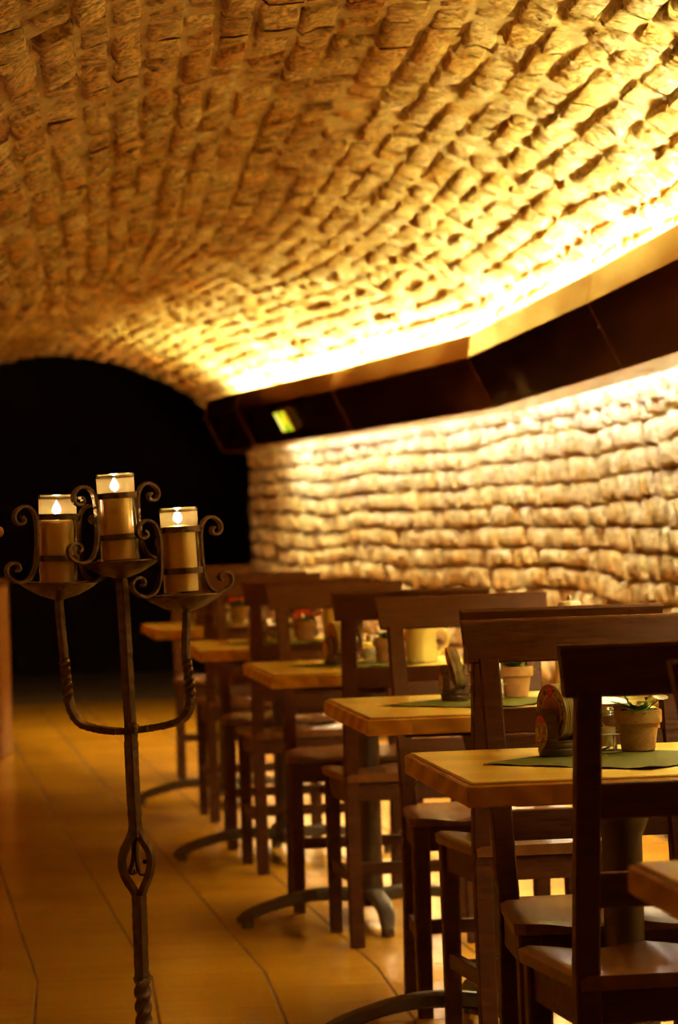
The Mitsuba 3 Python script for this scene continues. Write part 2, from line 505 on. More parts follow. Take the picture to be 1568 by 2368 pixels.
# right wall: mortar bed and wavy courses
hs = np.linspace(-0.02, SPR_R + 0.03, 26)
m, uv = sheet(wall, ys, hs, lambda Yg, Bg: rough(Yg, Bg) - 0.022)
struct('wall_right', ply(face_in(m, room_axis), 'mat_mortar', smooth=True, uv=uv), 'right cellar wall of rough wavy stone courses')
items, CH = [], 0.0935
for c in range(int(SPR_R / CH) + 1):
    y = 6.6 + rng.uniform(0, 0.2)
    while y < Y1:
        near = y < 10.2
        L = rng.uniform(0.05, 0.15) if not near else rng.uniform(0.05, 0.20)
        y2 = min(y + L, Y1 + 0.02)
        wv = lambda yy, k: 0.075 * (meshkit.fbm(np.array([[yy * 0.9, k * 0.22, 7.0]]), 2, 14)[0] - 0.5) + (0.030 if near else 0.016) * (meshkit.noise(np.array([[yy * 4.0, k * 3.3, 0.0]]), 16)[0] - 0.5)
        g = rng.uniform(0.000, 0.005)
        b0, b1 = c * CH - 0.03, (c + 1) * CH - 0.03
        t = np.array([rng.uniform(0.0, 0.016) if rng.random() < 0.7 else -0.002, rng.uniform(-0.004, 0.006)])
        quad = [(y + g, b0 + wv(y, c) + t[0]), (y2 - g, b0 + wv(y2, c) + t[0]), (y2 - g, b1 + wv(y2, c + 1) - t[1]), (y + g, b1 + wv(y, c + 1) - t[1])]
        cor = np.array([wall(s_, a_, 0.03) for s_, a_ in quad])
        sc = screen_area(cor) * (1.0 if b0 > 0.85 else 0.02)
        sd = int(rng.integers(1, 9000))
        P, f, uv_ = stone(wall, quad, rng.uniform(-0.006, 0.022), sd, rng.uniform(0.005, 0.011) * (1.6 if near else 1), rng.normal(0, [0.012, 0.007]), r0=-0.03, scale=26.0, soft=0.008)
        items.append((sc, P, f, uv_))
        y = y2
emit_stones('wall_right', items, 'mat_stone', 'stone', 'small_stones')
print('wall stones', len(items))


def wall_l(Y, h, r):
    Y, h, r = np.broadcast_arrays(np.asarray(Y, float), np.asarray(h, float), np.asarray(r, float))
    o, rt = frame(Y)
    return np.concatenate([o + rt * (WALL_L + r)[..., None], h[..., None]], -1)


m, uv = sheet(wall_l, ys, np.linspace(-0.02, SPR_L + 0.03, 12), rough)
struct('wall_left', ply(face_in(m, room_axis), 'mat_mortar', smooth=True, uv=uv))


def plate(p0, p1, p2, p3):
    return trimesh.Trimesh(np.array([p0, p1, p2, p3], float), [[0, 1, 2], [0, 2, 3]], process=False)


struct('wall_front', ply(rbox((4.2, 0.1, 2.7), 0.005, (0.6, Y0 - 0.05, 1.33)), 'mat_plaster_dark'))
# the unlit room behind the arch
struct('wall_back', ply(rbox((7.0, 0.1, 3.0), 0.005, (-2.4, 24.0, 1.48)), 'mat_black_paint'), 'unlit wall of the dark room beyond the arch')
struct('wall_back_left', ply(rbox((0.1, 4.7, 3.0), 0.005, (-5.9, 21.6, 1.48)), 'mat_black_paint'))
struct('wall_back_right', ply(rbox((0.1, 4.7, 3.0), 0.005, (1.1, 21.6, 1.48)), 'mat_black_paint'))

# floor: grout bed and tiles in two sections that meet at a bend
struct('floor', ply(rbox((8.0, 27.3, 0.1), 0.004, (-2.0, 10.4, -0.054)), 'mat_grout'), 'floor of orange brown square tiles with a bend in the joints')
TS = 0.287
org = np.array([-0.797, 7.64])
rv = np.array([1, 0.085]) / math.hypot(1, 0.085)
d_far = np.array([-0.148, 1]) / math.hypot(1, 0.148)
d_near = np.array([-0.089, 1]) / math.hypot(1, 0.089)
items = []
for sec, dv, j0, j1 in (('far', d_far, 0, 50), ('near', d_near, -38, 0)):
    for j in range(j0, j1):
        for i in range(-9, 9):
            c = [org + rv * TS * (i + a) + dv * TS * (j + b) for a, b in ((0, 0), (1, 0), (1, 1), (0, 1))]
            mid = np.mean(c, 0)
            lim = XC(np.clip(mid[1], Y0, 21.5)) + WALL_R
            if mid[0] > lim + 0.1 or mid[0] < XC(np.clip(mid[1], Y0, 21.5)) - 1.75 or mid[1] > 20 or mid[1] < -2.5:
                continue
            c3 = np.array([[*q, 0.0] for q in c])
            g = 0.0028
            ctr = c3.mean(0)
            def inset(k):
                v = c3 - ctr
                return ctr + v * (1 - 2 * k / TS)
            top, edge = inset(g + 0.002), inset(g)
            P = np.vstack([top, edge - [0, 0, 0.0015], edge - [0, 0, 0.006]])
            f = [[0, 1, 2], [0, 2, 3]]
            for q in range(4):
                w = (q + 1) % 4
                for o in (0, 4):
                    f += [[o + q, o + 4 + q, o + 4 + w], [o + q, o + 4 + w, o + w]]
            f = np.array(f)
            k = int(rng.integers(1, 9000))
            uv_ = P[:, :2] - P[:, :2].min(0) + [0.5 + 4.0 * (k % 61), 0.5]
            items.append((screen_area(c3), P, f, uv_))
items.sort(key=lambda x: -x[0])
def tile_ply(its):
    P = np.vstack([x[1] for x in its]); uv_ = np.vstack([x[3] for x in its])
    f = np.vstack([x[2] + 12 * n for n, x in enumerate(its)])
    m_ = trimesh.Trimesh(P, f, process=False)
    return ply(m_, 'mat_tile', uv=uv_)
for it in items[:300]:
    part('floor', 'tile', tile_ply([it]))
part('floor', 'distant_tiles', tile_ply(items[300:]), kind='stuff')

# ------------------------------------------------------------------ light trough along the right wall
TOP = [(-0.76, 17.5), (-0.54, 16.41), (-0.02, 14.37), (0.52, 11.84), (0.755, 8.97), (0.95, 6.2), (1.07, 4.3)]
SEC = {'R': (0.014, 1.852), 'P': (0.0, 1.76), 'Q': (0.10, 1.562), 'S': (0.220, 1.552)}      # (towards the wall, height)


def trough(points, side, seam_limit, name, label, up, down):
    pts = np.array(points)
    tg = np.gradient(pts, axis=0)
    tg /= np.linalg.norm(tg, axis=1, keepdims=True)
    inward = np.stack([-tg[:, 1], tg[:, 0]], 1)
    inward *= np.sign(inward[:, :1]) * side
    t = thing(name, label, 'light trough')
    at = lambda i, w, h: np.array([*(pts[i] + inward[i] * w), h])
    for i in range(len(pts) - 1):
        for a, b, nm in (('R', 'P', 'upper_panel'), ('P', 'Q', 'front_panel'), ('Q', 'S', 'bottom_panel')):
            quad = [at(i, *SEC[a]), at(i + 1, *SEC[a]), at(i + 1, *SEC[b]), at(i, *SEC[b])]
            n = np.cross(quad[1] - quad[0], quad[3] - quad[0])
            n /= np.linalg.norm(n)
            back = np.array([*inward[i], 0.0])
            n = n * (1 if n @ (back + [0, 0, 0.4 if nm == 'bottom_panel' else 0]) > 0 else -1)
            part(t, nm, ply(hull(quad + [q + n * 0.004 for q in quad]), 'mat_copper'))
    for i in range(len(pts)):
        sm = []
        for a, b in (('R', 'P'), ('P', 'Q'), ('Q', 'S')):
            p, q = at(i, *SEC[a]), at(i, *SEC[b])
            e = np.array([*tg[i], 0]) * 0.004
            o = -np.array([*inward[i], 0]) * 0.0015 - np.array([0, 0, 0.0012])
            sm.append(hull([p + e, p - e, q + e, q - e, p + e + o, p - e + o, q + e + o, q - e + o]))
        part(t, 'seam_strip', ply(cat(sm), 'mat_brass'))
        sup = [at(i, 0.03, 1.70), at(i, 0.03, 1.685), at(i, WALL_R * 0.40, 1.70), at(i, WALL_R * 0.40, 1.685)]
        e = np.array([*tg[i], 0]) * 0.01
        part(t, 'bracket', ply(hull([s_ + e for s_ in sup] + [s_ - e for s_ in sup]), 'mat_black_iron'))
    for i in range(len(pts) - 1):
        for w, h, r, pw in ((0.13, 1.765, 0.030, up), (0.300, 1.628, 0.014, down)):
            if pw <= 0:
                continue
            a, b = at(i, w, h), at(i + 1, w, h)
            d = (b - a) / np.linalg.norm(b - a)
            mm = tube(np.linspace(a + d * 0.06, b - d * 0.06, 4), r, 10)
            part(t, 'lamp_tube', {**ply(mm, {'type': 'diffuse', 'reflectance': rgb(.6, .6, .6)}, smooth=40), 'emitter': {'type': 'area', 'radiance': rgb(*((LAMP if pw is up else LAMP_WALL) * pw))}})
        tray = [at(k, w, h) for k in (i, i + 1) for w in (0.032, 0.345) for h in (1.706, 1.712)]
        part(t, 'tray', ply(hull(tray), 'mat_black_iron'))
    # end caps
    for i in (0, len(pts) - 1):
        prof = [at(i, *SEC[k]) for k in ('R', 'P', 'Q', 'S')]
        e = np.array([*tg[i], 0]) * 0.003
        part(t, 'end_cap', ply(hull([p + e for p in prof] + [p - e for p in prof]), 'mat_copper'))
    return t, at


tr, at_tr = trough(TOP, 1, None, 'light_trough', 'long faceted copper light trough zigzagging along the right wall', LAMP_UP, LAMP_DOWN)
# emergency exit sign on the front panel between the first two seams
p1, p0 = at_tr(1, *SEC['P']), at_tr(2, *SEC['P'])
q1, q0 = at_tr(1, *SEC['Q']), at_tr(2, *SEC['Q'])
def on_face(u, v, o):
    a, b = p1 + (p0 - p1) * u, q1 + (q0 - q1) * u
    n = np.cross(p0 - p1, q1 - p1); n /= np.linalg.norm(n)
    n = n if n[0] < 0 else -n
    return a + (b - a) * v + n * o
sg = thing('exit_sign', 'small glowing green and yellow emergency exit sign on the far end of the copper trough', 'exit sign')
def face_box(u0, u1, v0, v1, o0, o1):
    return hull([on_face(u, v, o) for u in (u0, u1) for v in (v0, v1) for o in (o0, o1)])
part(sg, 'housing', ply(face_box(0.405, 0.520, 0.23, 0.74, 0.002, 0.020), 'mat_black_iron'))
def glow(m, c):
    return {**ply(m, {'type': 'diffuse', 'reflectance': rgb(.1, .1, .1)}), 'emitter': {'type': 'area', 'radiance': rgb(*c)}}
part(sg, 'panel', glow(face_box(0.408, 0.517, 0.245, 0.725, 0.020, 0.022), (0.85, 0.74, 0.01)), 'yellow lit panel')
part(sg, 'light_bar', glow(face_box(0.412, 0.434, 0.29, 0.69, 0.022, 0.0225), (0.95, 0.92, 0.20)), 'pale bar')
part(sg, 'arrow', glow(face_box(0.444, 0.476, 0.248, 0.40, 0.022, 0.0225), (0.10, 0.42, 0.01)), 'green patch')
part(sg, 'arrow', glow(face_box(0.452, 0.500, 0.57, 0.722, 0.022, 0.0225), (0.10, 0.42, 0.01)), 'green patch')
part(sg, 'right_bar', glow(face_box(0.496, 0.515, 0.28, 0.56, 0.022, 0.0225), (0.70, 0.40, 0.01)), 'amber strip')

# ------------------------------------------------------------------ tables
SL = 0.125
DV = np.array([-SL, 1]) / math.hypot(1, SL)
RV = np.array([1, SL]) / math.hypot(1, SL)
YAW = math.degrees(math.atan(SL))
TW, TD, TZ = 0.62, 0.76, 0.727


def table_meshes():
    b = 0.009
    edge = rbox((TW, TD, 0.034), 0.003, (0, 0, TZ - 0.017 - 0.002))
    groove = rbox((TW - 2 * b + 0.006, TD - 2 * b + 0.006, 0.004), 0.0005, (0, 0, TZ - 0.002))
    top = rbox((TW - 2 * b, TD - 2 * b, 0.006), 0.0015, (0, 0, TZ - 0.001))
    col = lathe([(0, 0.05), (0.05, 0.05), (0.042, 0.075), (0.033, 0.10), (0.033, 0.60), (0.045, 0.63), (0.05, 0.66), (0, 0.66)], 24)
    brace = cat([rbox((0.36, 0.05, 0.03), 0.003, (0, 0, TZ - 0.052)), rbox((0.05, 0.44, 0.03), 0.003, (0, 0, TZ - 0.053))])
    feet = []
    for k in range(4):
        L = 0.385 if k % 2 == 0 else 0.34
        pr = [(0.02, 0.075), (0.10, 0.085), (0.20, 0.080), (0.29, 0.058), (L - 0.02, 0.030), (L, 0.018)]
        path = smooth_path([(x, 0, z) for x, z in pr], 16)
        m_ = sweep(path, 0.045, 0.032, up=(0, 1, 0), chamfer=0.35, taper=np.r_[np.linspace(1.15, 0.9, 14), 0.8, 0.5])
        pad = lathe([(0, 0), (0.018, 0), (0.018, 0.022), (0, 0.022)], 12)
        pad.apply_translation((L - 0.03, 0, 0))
        m_ = cat([m_, pad])
        m_.apply_transform(trimesh.transformations.rotation_matrix(math.pi / 2 * k, [0, 0, 1]))
        feet.append(m_)
    return edge, groove, top, col, brace, feet


edge, groove, top, col, brace, feet = table_meshes()
TP = [('edge_frame', ply(edge, 'mat_pine_edge')), ('groove', ply(groove, 'mat_groove')), ('tabletop', ply(top, 'mat_pine')), ('column', ply(col, 'mat_black_iron', smooth=40)), ('brace', ply(brace, 'mat_dark_wood'))] + [('foot', ply(f_, 'mat_black_iron', smooth=40)) for f_ in feet]

WHICH = ['nearest table, cut off by the right edge', 'second table from the viewer', 'third table from the viewer', 'fourth table from the viewer', 'fifth table from the viewer', 'farthest table']
TABLE_LABEL = ['honey pine table cut off by the right edge, nearest the viewer', 'honey pine table behind the dark near chair, second from the viewer', 'honey pine table third from the viewer with a tall lidded stein',
               'honey pine table fourth from the viewer with a yellow mug', 'honey pine table fifth from the viewer, behind the candelabrum', 'honey pine table farthest away, beside the right hand candle holder']
corners = [(1450, 1995, -1), (1085, 1805, 1), (860, 1668, 1), (627, 1563, 1), (465, 1508, 1), (360, 1460, 1)]
mids = [None, 4.955, 6.60, 8.53, 10.29, 12.38]
CENTRE = []
DEPTHS = [0.76, 0.66, 0.74, 0.82, 0.92, 0.94]
for k, (px, py, sgn) in enumerate(corners):
    Yc = depth_at(px, py, TZ)
    c = W(px, py, Yc)[:2]
    ctr = c + RV * TW / 2 + DV * (DEPTHS[k] / 2) * sgn
    if mids[k]:                                   # keep the corner's line, but the measured middle of the side
        mid_left = c + DV * (mids[k] - Yc)
        ctr = mid_left + RV * TW / 2
    if k == 1:
        ctr = ctr - RV * 0.015
    CENTRE.append(ctr)
    t = thing('dining_table', TABLE_LABEL[k], 'table', 'pine pedestal tables in a row along the right wall')
    for nm, sh in TP:
        part(t, nm, sh, to=place(ctr[0], ctr[1], 0, YAW) @ (T().scale([1, DEPTHS[k] / TD, 1]) if nm in ('edge_frame', 'groove', 'tabletop', 'brace') else T()))
print('tables', [tuple(np.round(c, 2)) for c in CENTRE])

# ------------------------------------------------------------------ chairs
SH = 0.455                                        # seat height
RW, RH, CHH = 0.42, 0.078, 0.95                   # top rail


def chair_parts():
    out = []
    yb = lambda z: -0.185 - 0.250 * max(0, z - 0.47)               # lean of the back
    xb = lambda z: 0.158 + 0.016 * max(0, z - 0.44)                # posts splay upward
    tilt = math.atan(0.250)
    for s in (-1, 1):
        rings = []
        for z, dy in ((0, -0.035), (0.16, -0.016), (0.40, 0.0), (0.47, 0.0), (0.60, 0), (0.88, 0)):
            x, y = s * xb(z), yb(z) + dy
            hx, hy, c = 0.0185, 0.0165, 0.003
            rings.append([(x + a, y + b, z) for a, b in ((hx, -hy + c), (hx, hy - c), (hx - c, hy), (-hx + c, hy), (-hx, hy - c), (-hx, -hy + c), (-hx + c, -hy), (hx - c, -hy))])
        out.append(('back_post', loft(rings), 'mat_dark_wood'))
    # top rail, wider at the top, rounded upper edge
    pts = []
    z0, z1 = CHH - RH, CHH
    for x, z, hy in ((RW / 2 - 0.012, z0, 0.011), (RW / 2 - 0.010, z0 + 0.003, 0.0135), (RW / 2 - 0.001, z1 - 0.006, 0.0135), (RW / 2, z1 - 0.002, 0.011), (RW / 2 - 0.002, z1, 0.007)):
        for s in (-1, 1):
            for q in (-1, 1):
                pts.append((s * x, yb(z) + q * hy, z))
    out.append(('top_rail', hull(pts), 'mat_dark_wood'))
    for zt in (0.745, 0.612):
        zb = zt - 0.053
        pts = []
        for z, hy in ((zb, 0.008), (zb + 0.002, 0.010), (zt - 0.002, 0.010), (zt, 0.008)):
            x = xb(z) - 0.010
            pts += [(s * x, yb(z) + q * hy, z) for s in (-1, 1) for q in (-1, 1)]
        out.append(('back_slat', hull(pts), 'mat_dark_wood'))
    # seat: saddle-shaped board
    n, m = 29, 21
    u, v = np.meshgrid(np.linspace(-1, 1, n), np.linspace(0, 1, m), indexing='ij')
    hw = 0.172 + 0.033 * np.clip(v * 1.1, 0, 1)
    yy = -0.205 + 0.345 * v
    hw = hw - 0.018 * np.clip((v - 0.93) / 0.07, 0, 1) ** 2
    xx = u * hw
    scoop = 0.011 * np.exp(-((np.abs(u) - 0.42) / 0.33) ** 2) * np.clip((v - 0.03) / 0.3, 0, 1)
    zt = SH + 0.008 - scoop - 0.004 * np.clip(1 - v, 0, 1)
    rim = np.minimum(np.minimum((1 - np.abs(u)) / 0.05, (1 - v) / 0.05), 1)
    zt = zt - 0.006 * (1 - np.clip(rim, 0, 1)) ** 2
    zb = np.full_like(zt, SH - 0.018)
    Pv = np.vstack([np.stack([xx, yy, zt], -1).reshape(-1, 3), np.stack([xx * 0.99, yy, zb], -1).reshape(-1, 3)])
    f = []
    N = n * m
    for i in range(n - 1):
        for j in range(m - 1):
            a, b, c, d = i * m + j, (i + 1) * m + j, (i + 1) * m + j + 1, i * m + j + 1
            f += [(a, b, c), (a, c, d), (N + a, N + c, N + b), (N + a, N + d, N + c)]
    ring = [i * m for i in range(n)] + [(n - 1) * m + j for j in range(1, m)] + [i * m + m - 1 for i in range(n - 2, -1, -1)] + [j for j in range(m - 2, 0, -1)]
    for a, b in zip(ring, ring[1:] + ring[:1]):
        f += [(a, N + a, N + b), (a, N + b, b)]
    sm = trimesh.Trimesh(Pv, np.array(f), process=False)
    if sm.volume < 0:
        sm.invert()
    out.append(('seat', sm, 'mat_seat'))
    # front legs, aprons, stretchers
    for s in (-1, 1):
        rings = []
        for z, h in ((0, 0.0165), (0.30, 0.019), (SH - 0.018, 0.020)):
            x, y, c = s * 0.176, 0.108, 0.004
            rings.append([(x + a, y + b, z) for a, b in ((h, -h + c), (h, h - c), (h - c, h), (-h + c, h), (-h, h - c), (-h, -h + c), (-h + c, -h), (h - c, -h))])
        out.append(('front_leg', loft(rings), 'mat_dark_wood'))
        a, b = np.array([s * 0.160, -0.175]), np.array([s * 0.178, 0.105])
        ln = math.hypot(*(b - a))
        for nm, z, hh in (('side_apron', SH - 0.018 - 0.029, 0.058), ('side_stretcher', 0.185, 0.034)):
            bx = rbox((0.020, ln - 0.03, hh), 0.002)
            bx.apply_transform(trimesh.transformations.rotation_matrix(math.atan2(-(b - a)[0], (b - a)[1]), [0, 0, 1]))
            bx.apply_translation([*(a + b) / 2, z])
            out.append((nm, bx, 'mat_dark_wood'))
    out.append(('front_apron', rbox((0.33, 0.020, 0.058), 0.002, (0, 0.108, SH - 0.047)), 'mat_dark_wood'))
    out.append(('rear_apron', rbox((0.29, 0.020, 0.050), 0.002, (0, -0.185, SH - 0.044)), 'mat_dark_wood'))
    out.append(('cross_stretcher', rbox((0.335, 0.020, 0.032), 0.002, (0, -0.03, 0.187)), 'mat_dark_wood'))
    return out


CP = [(nm, ply(m_, mt, smooth=(25 if nm == 'seat' else 30))) for nm, m_, mt in chair_parts()]
RAIL_Y = -0.185 - 0.250 * (CHH - 0.47)
CHAIRS = [  # rail's left end in the photograph, its depth, +1 back to the viewer / -1 facing the viewer, label
    (1548, 1528, 3.77, -1, 'dark brown wooden chair showing only a sliver at the right edge'),
    (1290, 1491, 4.32, 1, 'nearest dark brown wooden chair, almost black back turned to the viewer'),
    (1062, 1434, 5.47, -1, 'brown wooden chair with lit grain, facing the viewer behind the second pine table'),
    (1058, 1411, 6.11, 1, 'brown wooden chair showing a thin rail just above the lit rail behind the second table'),
    (865, 1383, 7.30, -1, 'brown wooden chair facing the viewer behind the third pine table'),
    (768, 1373, 7.97, 1, 'brown wooden chair, back turned, standing before the fourth table with the yellow mug'),
    (612, 1352, 9.22, -1, 'brown wooden chair facing the viewer behind the fourth table with the yellow mug'),
    (557, 1347, 9.72, 1, 'brown wooden chair, back turned, in front of the fifth table from the viewer'),
    (476, 1332, 11.0, -1, 'blurred wooden chair facing the viewer behind the fifth table, right of the candles'),
    (455, 1328, 11.5, 1, 'blurred wooden chair, back turned, in front of the farthest table'),
    (376, 1313, 13.85, -1, 'farthest wooden chair, its rail just in front of the black archway'),
]
for k, (px, py, Y, fc, lb) in enumerate(CHAIRS):
    left = W(px, py, Y)[:2]
    c = left + RV * RW / 2 + DV * fc * (-RAIL_Y)
    yaw = YAW + (180 if fc < 0 else 0) + float(rng.uniform(-0.8, 0.8))
    t = thing('dining_chair', lb, 'chair', 'dark wooden chairs at the pine tables')
    for nm, sh in CP:
        part(t, nm, sh, to=place(c[0], c[1], 0, yaw))

# ------------------------------------------------------------------ things on the tables
def on_table(k, u, v):
    return CENTRE[k] + RV * u + DV * v


def disc_uv(r, z0, z1, n=40):
    """Thin disc with printed faces: vertices, faces, uv for the two faces; and the rim as a mesh."""
    ang = np.arange(n) * 2 * np.pi / n
    ring = np.stack([r * np.cos(ang), r * np.sin(ang)], 1)
    V, Fc, U = [], [], []
    for z, flip in ((z1, False), (z0, True)):
        o = len(V)
        V += [(0, 0, z)] + [(x, y, z) for x, y in ring]
        U += [(0.5, 0.5)] + [(0.5 + 0.5 * x / r, 0.5 + 0.5 * y / r) for x, y in ring]
        for a in range(n):
            b = (a + 1) % n
            Fc.append((o, o + 1 + a, o + 1 + b) if not flip else (o, o + 1 + b, o + 1 + a))
    faces = trimesh.Trimesh(np.array(V), np.array(Fc), process=False), np.array(U)
    rim = loft([np.c_[ring, np.full(n, z0)], np.c_[ring, np.full(n, z1)]], caps=False)
    return faces, rim


(fm, fu), rim = disc_uv(0.0465, 0.0, 0.0016)
MAT_FACE, MAT_RIM = ply(fm, 'mat_print', uv=fu), ply(rim, 'mat_board', smooth=True)

# napkin: square with softly curled corners
n = 23
g = np.linspace(-0.5, 0.5, n)
gx, gy = np.meshgrid(g, g, indexing='ij')
gz = 0.0022 + 0.0010 * np.sin(gx * 23 + 1) * np.sin(gy * 19) + 0.010 * np.clip(gx + gy - 0.78, 0, 1) + 0.035 * np.clip(-gx - gy - 0.86, 0, 1) + 0.006 * np.exp(-((gx + 0.05) ** 2 + (gy + 0.5) ** 2) / 0.003)
i, j = np.meshgrid(np.arange(n - 1), np.arange(n - 1), indexing='ij')
q = np.stack([i * n + j, (i + 1) * n + j, (i + 1) * n + j + 1, i * n + j + 1], -1).reshape(-1, 4)
napkin = ply(trimesh.Trimesh(np.stack([gx * 0.325, gy * 0.325, gz], -1).reshape(-1, 3), np.vstack([q[:, [0, 1, 2]], q[:, [0, 2, 3]]]), process=False), 'mat_napkin', smooth=True)

# barrel-shaped beer mat holder with a slot
def barrel_meshes():
    import manifold3d as m3
    prof = [(0, 0), (0.0285, 0), (0.0335, 0.022), (0.0345, 0.040), (0.0330, 0.060), (0.0290, 0.079), (0, 0.079)]
    for zz in (0.014, 0.022, 0.056, 0.064):
        pass
    zs = np.linspace(0, 0.079, 60)
    rad = np.interp(zs, [0, 0.022, 0.040, 0.060, 0.079], [0.0285, 0.0335, 0.0345, 0.0330, 0.0290])
    for zz in (0.012, 0.021, 0.030, 0.052, 0.061, 0.069):
        rad -= 0.0012 * np.exp(-((zs - zz) / 0.0012) ** 2)
    cs = m3.CrossSection([[(0, 0), *zip(rad, zs), (0, 0.079)]])
    b = m3.Manifold.revolve(cs, 48)
    slot = m3.Manifold.cube((0.034, 0.12, 0.08), True).translate((0.002, 0, 0.026 + 0.04))
    b = b - slot
    return b


BARREL = barrel_meshes()
lab_n = 24
th = np.linspace(-0.62, 0.62, 13)
zz = np.linspace(-1, 1, 13)
tg_, zg_ = np.meshgrid(th, zz, indexing='ij')
msk = lambda a, b: (a / 0.62) ** 2 + b ** 2
V, U = [], []
for a in np.linspace(0, 2 * np.pi, 33)[:-1]:
    for rr_ in (0.5, 1.0):
        t_, z_ = 0.60 * rr_ * math.cos(a), 0.029 * rr_ * math.sin(a)
        z = 0.040 + z_
        rd = np.interp(z, [0, 0.022, 0.040, 0.060, 0.079], [0.0285, 0.0335, 0.0345, 0.0330, 0.0290]) + 0.0004
        V.append((rd * math.cos(t_), rd * math.sin(t_), z)); U.append((0.5 + 0.5 * rr_ * math.cos(a), 0.5 + 0.5 * rr_ * math.sin(a)))
V.append((0.0349, 0, 0.040)); U.append((0.5, 0.5))
Fc = []
for a in range(32):
    b = (a + 1) % 32
    Fc += [(64, 2 * a, 2 * b), (2 * a, 2 * a + 1, 2 * b + 1), (2 * a, 2 * b + 1, 2 * b)]
BLABEL = ply(trimesh.Trimesh(np.array(V), np.array(Fc), process=False), 'mat_label', uv=np.array(U))
BPLY = ply(BARREL, 'mat_barrel', smooth=30)

# cruet stand, shakers
ringp = lambda rx, ry, z, n=36: [(rx * math.cos(a), ry * math.sin(a), z) for a in np.arange(n) * 2 * np.pi / n]
stand_ring = tube(ringp(0.046, 0.026, 0.031), 0.0016, 8, closed=True)
stand_base = cat([lathe([(0, 0.0), (1, 0.0), (1, 0.0025), (0.9, 0.004), (0, 0.004)], 36)])
stand_base.apply_scale([0.047, 0.027, 1])
posts = ([tube(np.linspace((sx * 0.046 * 0.8, sy * 0.026 * 0.6, 0.003), (sx * 0.046 * 0.8, sy * 0.026 * 0.6, 0.031), 3), 0.0013, 6) for sx in (-1, 1) for sy in (-1, 1)])
handle = tube(smooth_path([(0, 0, 0.003), (0, 0, 0.075), (0, 0, 0.092), (0.006, 0, 0.100), (0, 0, 0.108), (-0.006, 0, 0.100), (0, 0, 0.093)], 40), 0.0016, 8)
STAND = [('base', ply(stand_base, 'mat_chrome', smooth=40)), ('ring', ply(stand_ring, 'mat_chrome', smooth=True)), *[('wire_post', ply(p_, 'mat_chrome', smooth=True)) for p_ in posts], ('handle', ply(handle, 'mat_chrome', smooth=True))]
flute = np.arange(32) * 2 * np.pi / 32
def fluted(prof):
    rings = [np.stack([r * (1 + 0.035 * np.cos(8 * flute)) * np.cos(flute), r * (1 + 0.035 * np.cos(8 * flute)) * np.sin(flute), np.full(32, z)], 1) for r, z in prof]
    return loft(rings, caps=False)
jar = fluted([(0.0005, 0.0), (0.0155, 0.0005), (0.0172, 0.005), (0.0172, 0.044), (0.0158, 0.050), (0.0118, 0.055), (0.0114, 0.0565)])
fill = lambda h: lathe([(0, 0.0052), (0.0140, 0.0062), (0.0146, h), (0, h + 0.002)], 24)
cap = lathe([(0, 0.057), (0.0128, 0.057), (0.0138, 0.059), (0.0128, 0.061), (0.0138, 0.063), (0.0128, 0.065), (0.0134, 0.068), (0.010, 0.0725), (0, 0.0735)], 28)
JAR, CAP = ply(jar, 'mat_glass', smooth=True), ply(cap, 'mat_chrome', smooth=35)
SALT, PEPPER = ply(fill(0.038), 'mat_salt', smooth=40), ply(fill(0.028), 'mat_pepper', smooth=40)

# flower pot and primrose
POT = ply(lathe([(0, 0), (0.0275, 0), (0.0285, 0.002), (0.0350, 0.045), (0.0392, 0.0455), (0.0412, 0.0475), (0.0415, 0.066), (0.0402, 0.0685), (0.0375, 0.0685), (0.0362, 0.062), (0, 0.060)], 48), 'mat_terracotta', smooth=35)
SOIL = ply(lathe([(0, 0.0605), (0.0365, 0.0605), (0.0365, 0.0625), (0, 0.0635)], 24), 'mat_soil')


def leaf_mesh(L, w, curl, az, el):
    k = 9
    pts, ws = [], []
    for t_ in np.linspace(0, 1, k):
        pts.append((L * t_, 0, L * (math.sin(el) * t_ - curl * t_ * t_)))
        ws.append(w * math.sin(math.pi * min(1, 0.06 + 0.94 * t_) ** 0.75) + 0.0006)
    V, f = [], []
    for (x, y, z), w_ in zip(pts, ws):
        V += [(x, -w_, z + 0.25 * w_), (x, 0, z), (x, w_, z + 0.25 * w_)]
    for a in range(k - 1):
        for c_ in (0, 1):
            f += [(3 * a + c_, 3 * a + 3 + c_, 3 * a + 4 + c_), (3 * a + c_, 3 * a + 4 + c_, 3 * a + 1 + c_)]
    m_ = trimesh.Trimesh(np.array(V), np.array(f), process=False)
    m_.apply_transform(trimesh.transformations.rotation_matrix(az, [0, 0, 1]))
    return m_


def flower_mesh(r, c, az, el):
    """Five rounded notched petals."""
    ms = []
    for k in range(5):
        V = [(0, 0, 0)]
        for t_ in np.linspace(-0.62, 0.62, 9):
            rr_ = r * (1.0 - 0.14 * math.exp(-(t_ / 0.16) ** 2)) * (0.80 + 0.2 * math.cos(t_ * 2.2))
            V.append((rr_ * math.cos(t_), rr_ * math.sin(t_), 0.25 * r - 0.1 * r * abs(t_)))
        f = [(0, a, a + 1) for a in range(1, 9)]
        m_ = trimesh.Trimesh(np.array(V), np.array(f), process=False)
        m_.apply_transform(trimesh.transformations.rotation_matrix(2 * math.pi * k / 5, [0, 0, 1]))
        ms.append(m_)
    m_ = cat(ms)
    m_.apply_transform(trimesh.transformations.rotation_matrix(el, [1, 0, 0]))
    m_.apply_transform(trimesh.transformations.rotation_matrix(az, [0, 0, 1]))
    m_.apply_translation(c)
    return m_


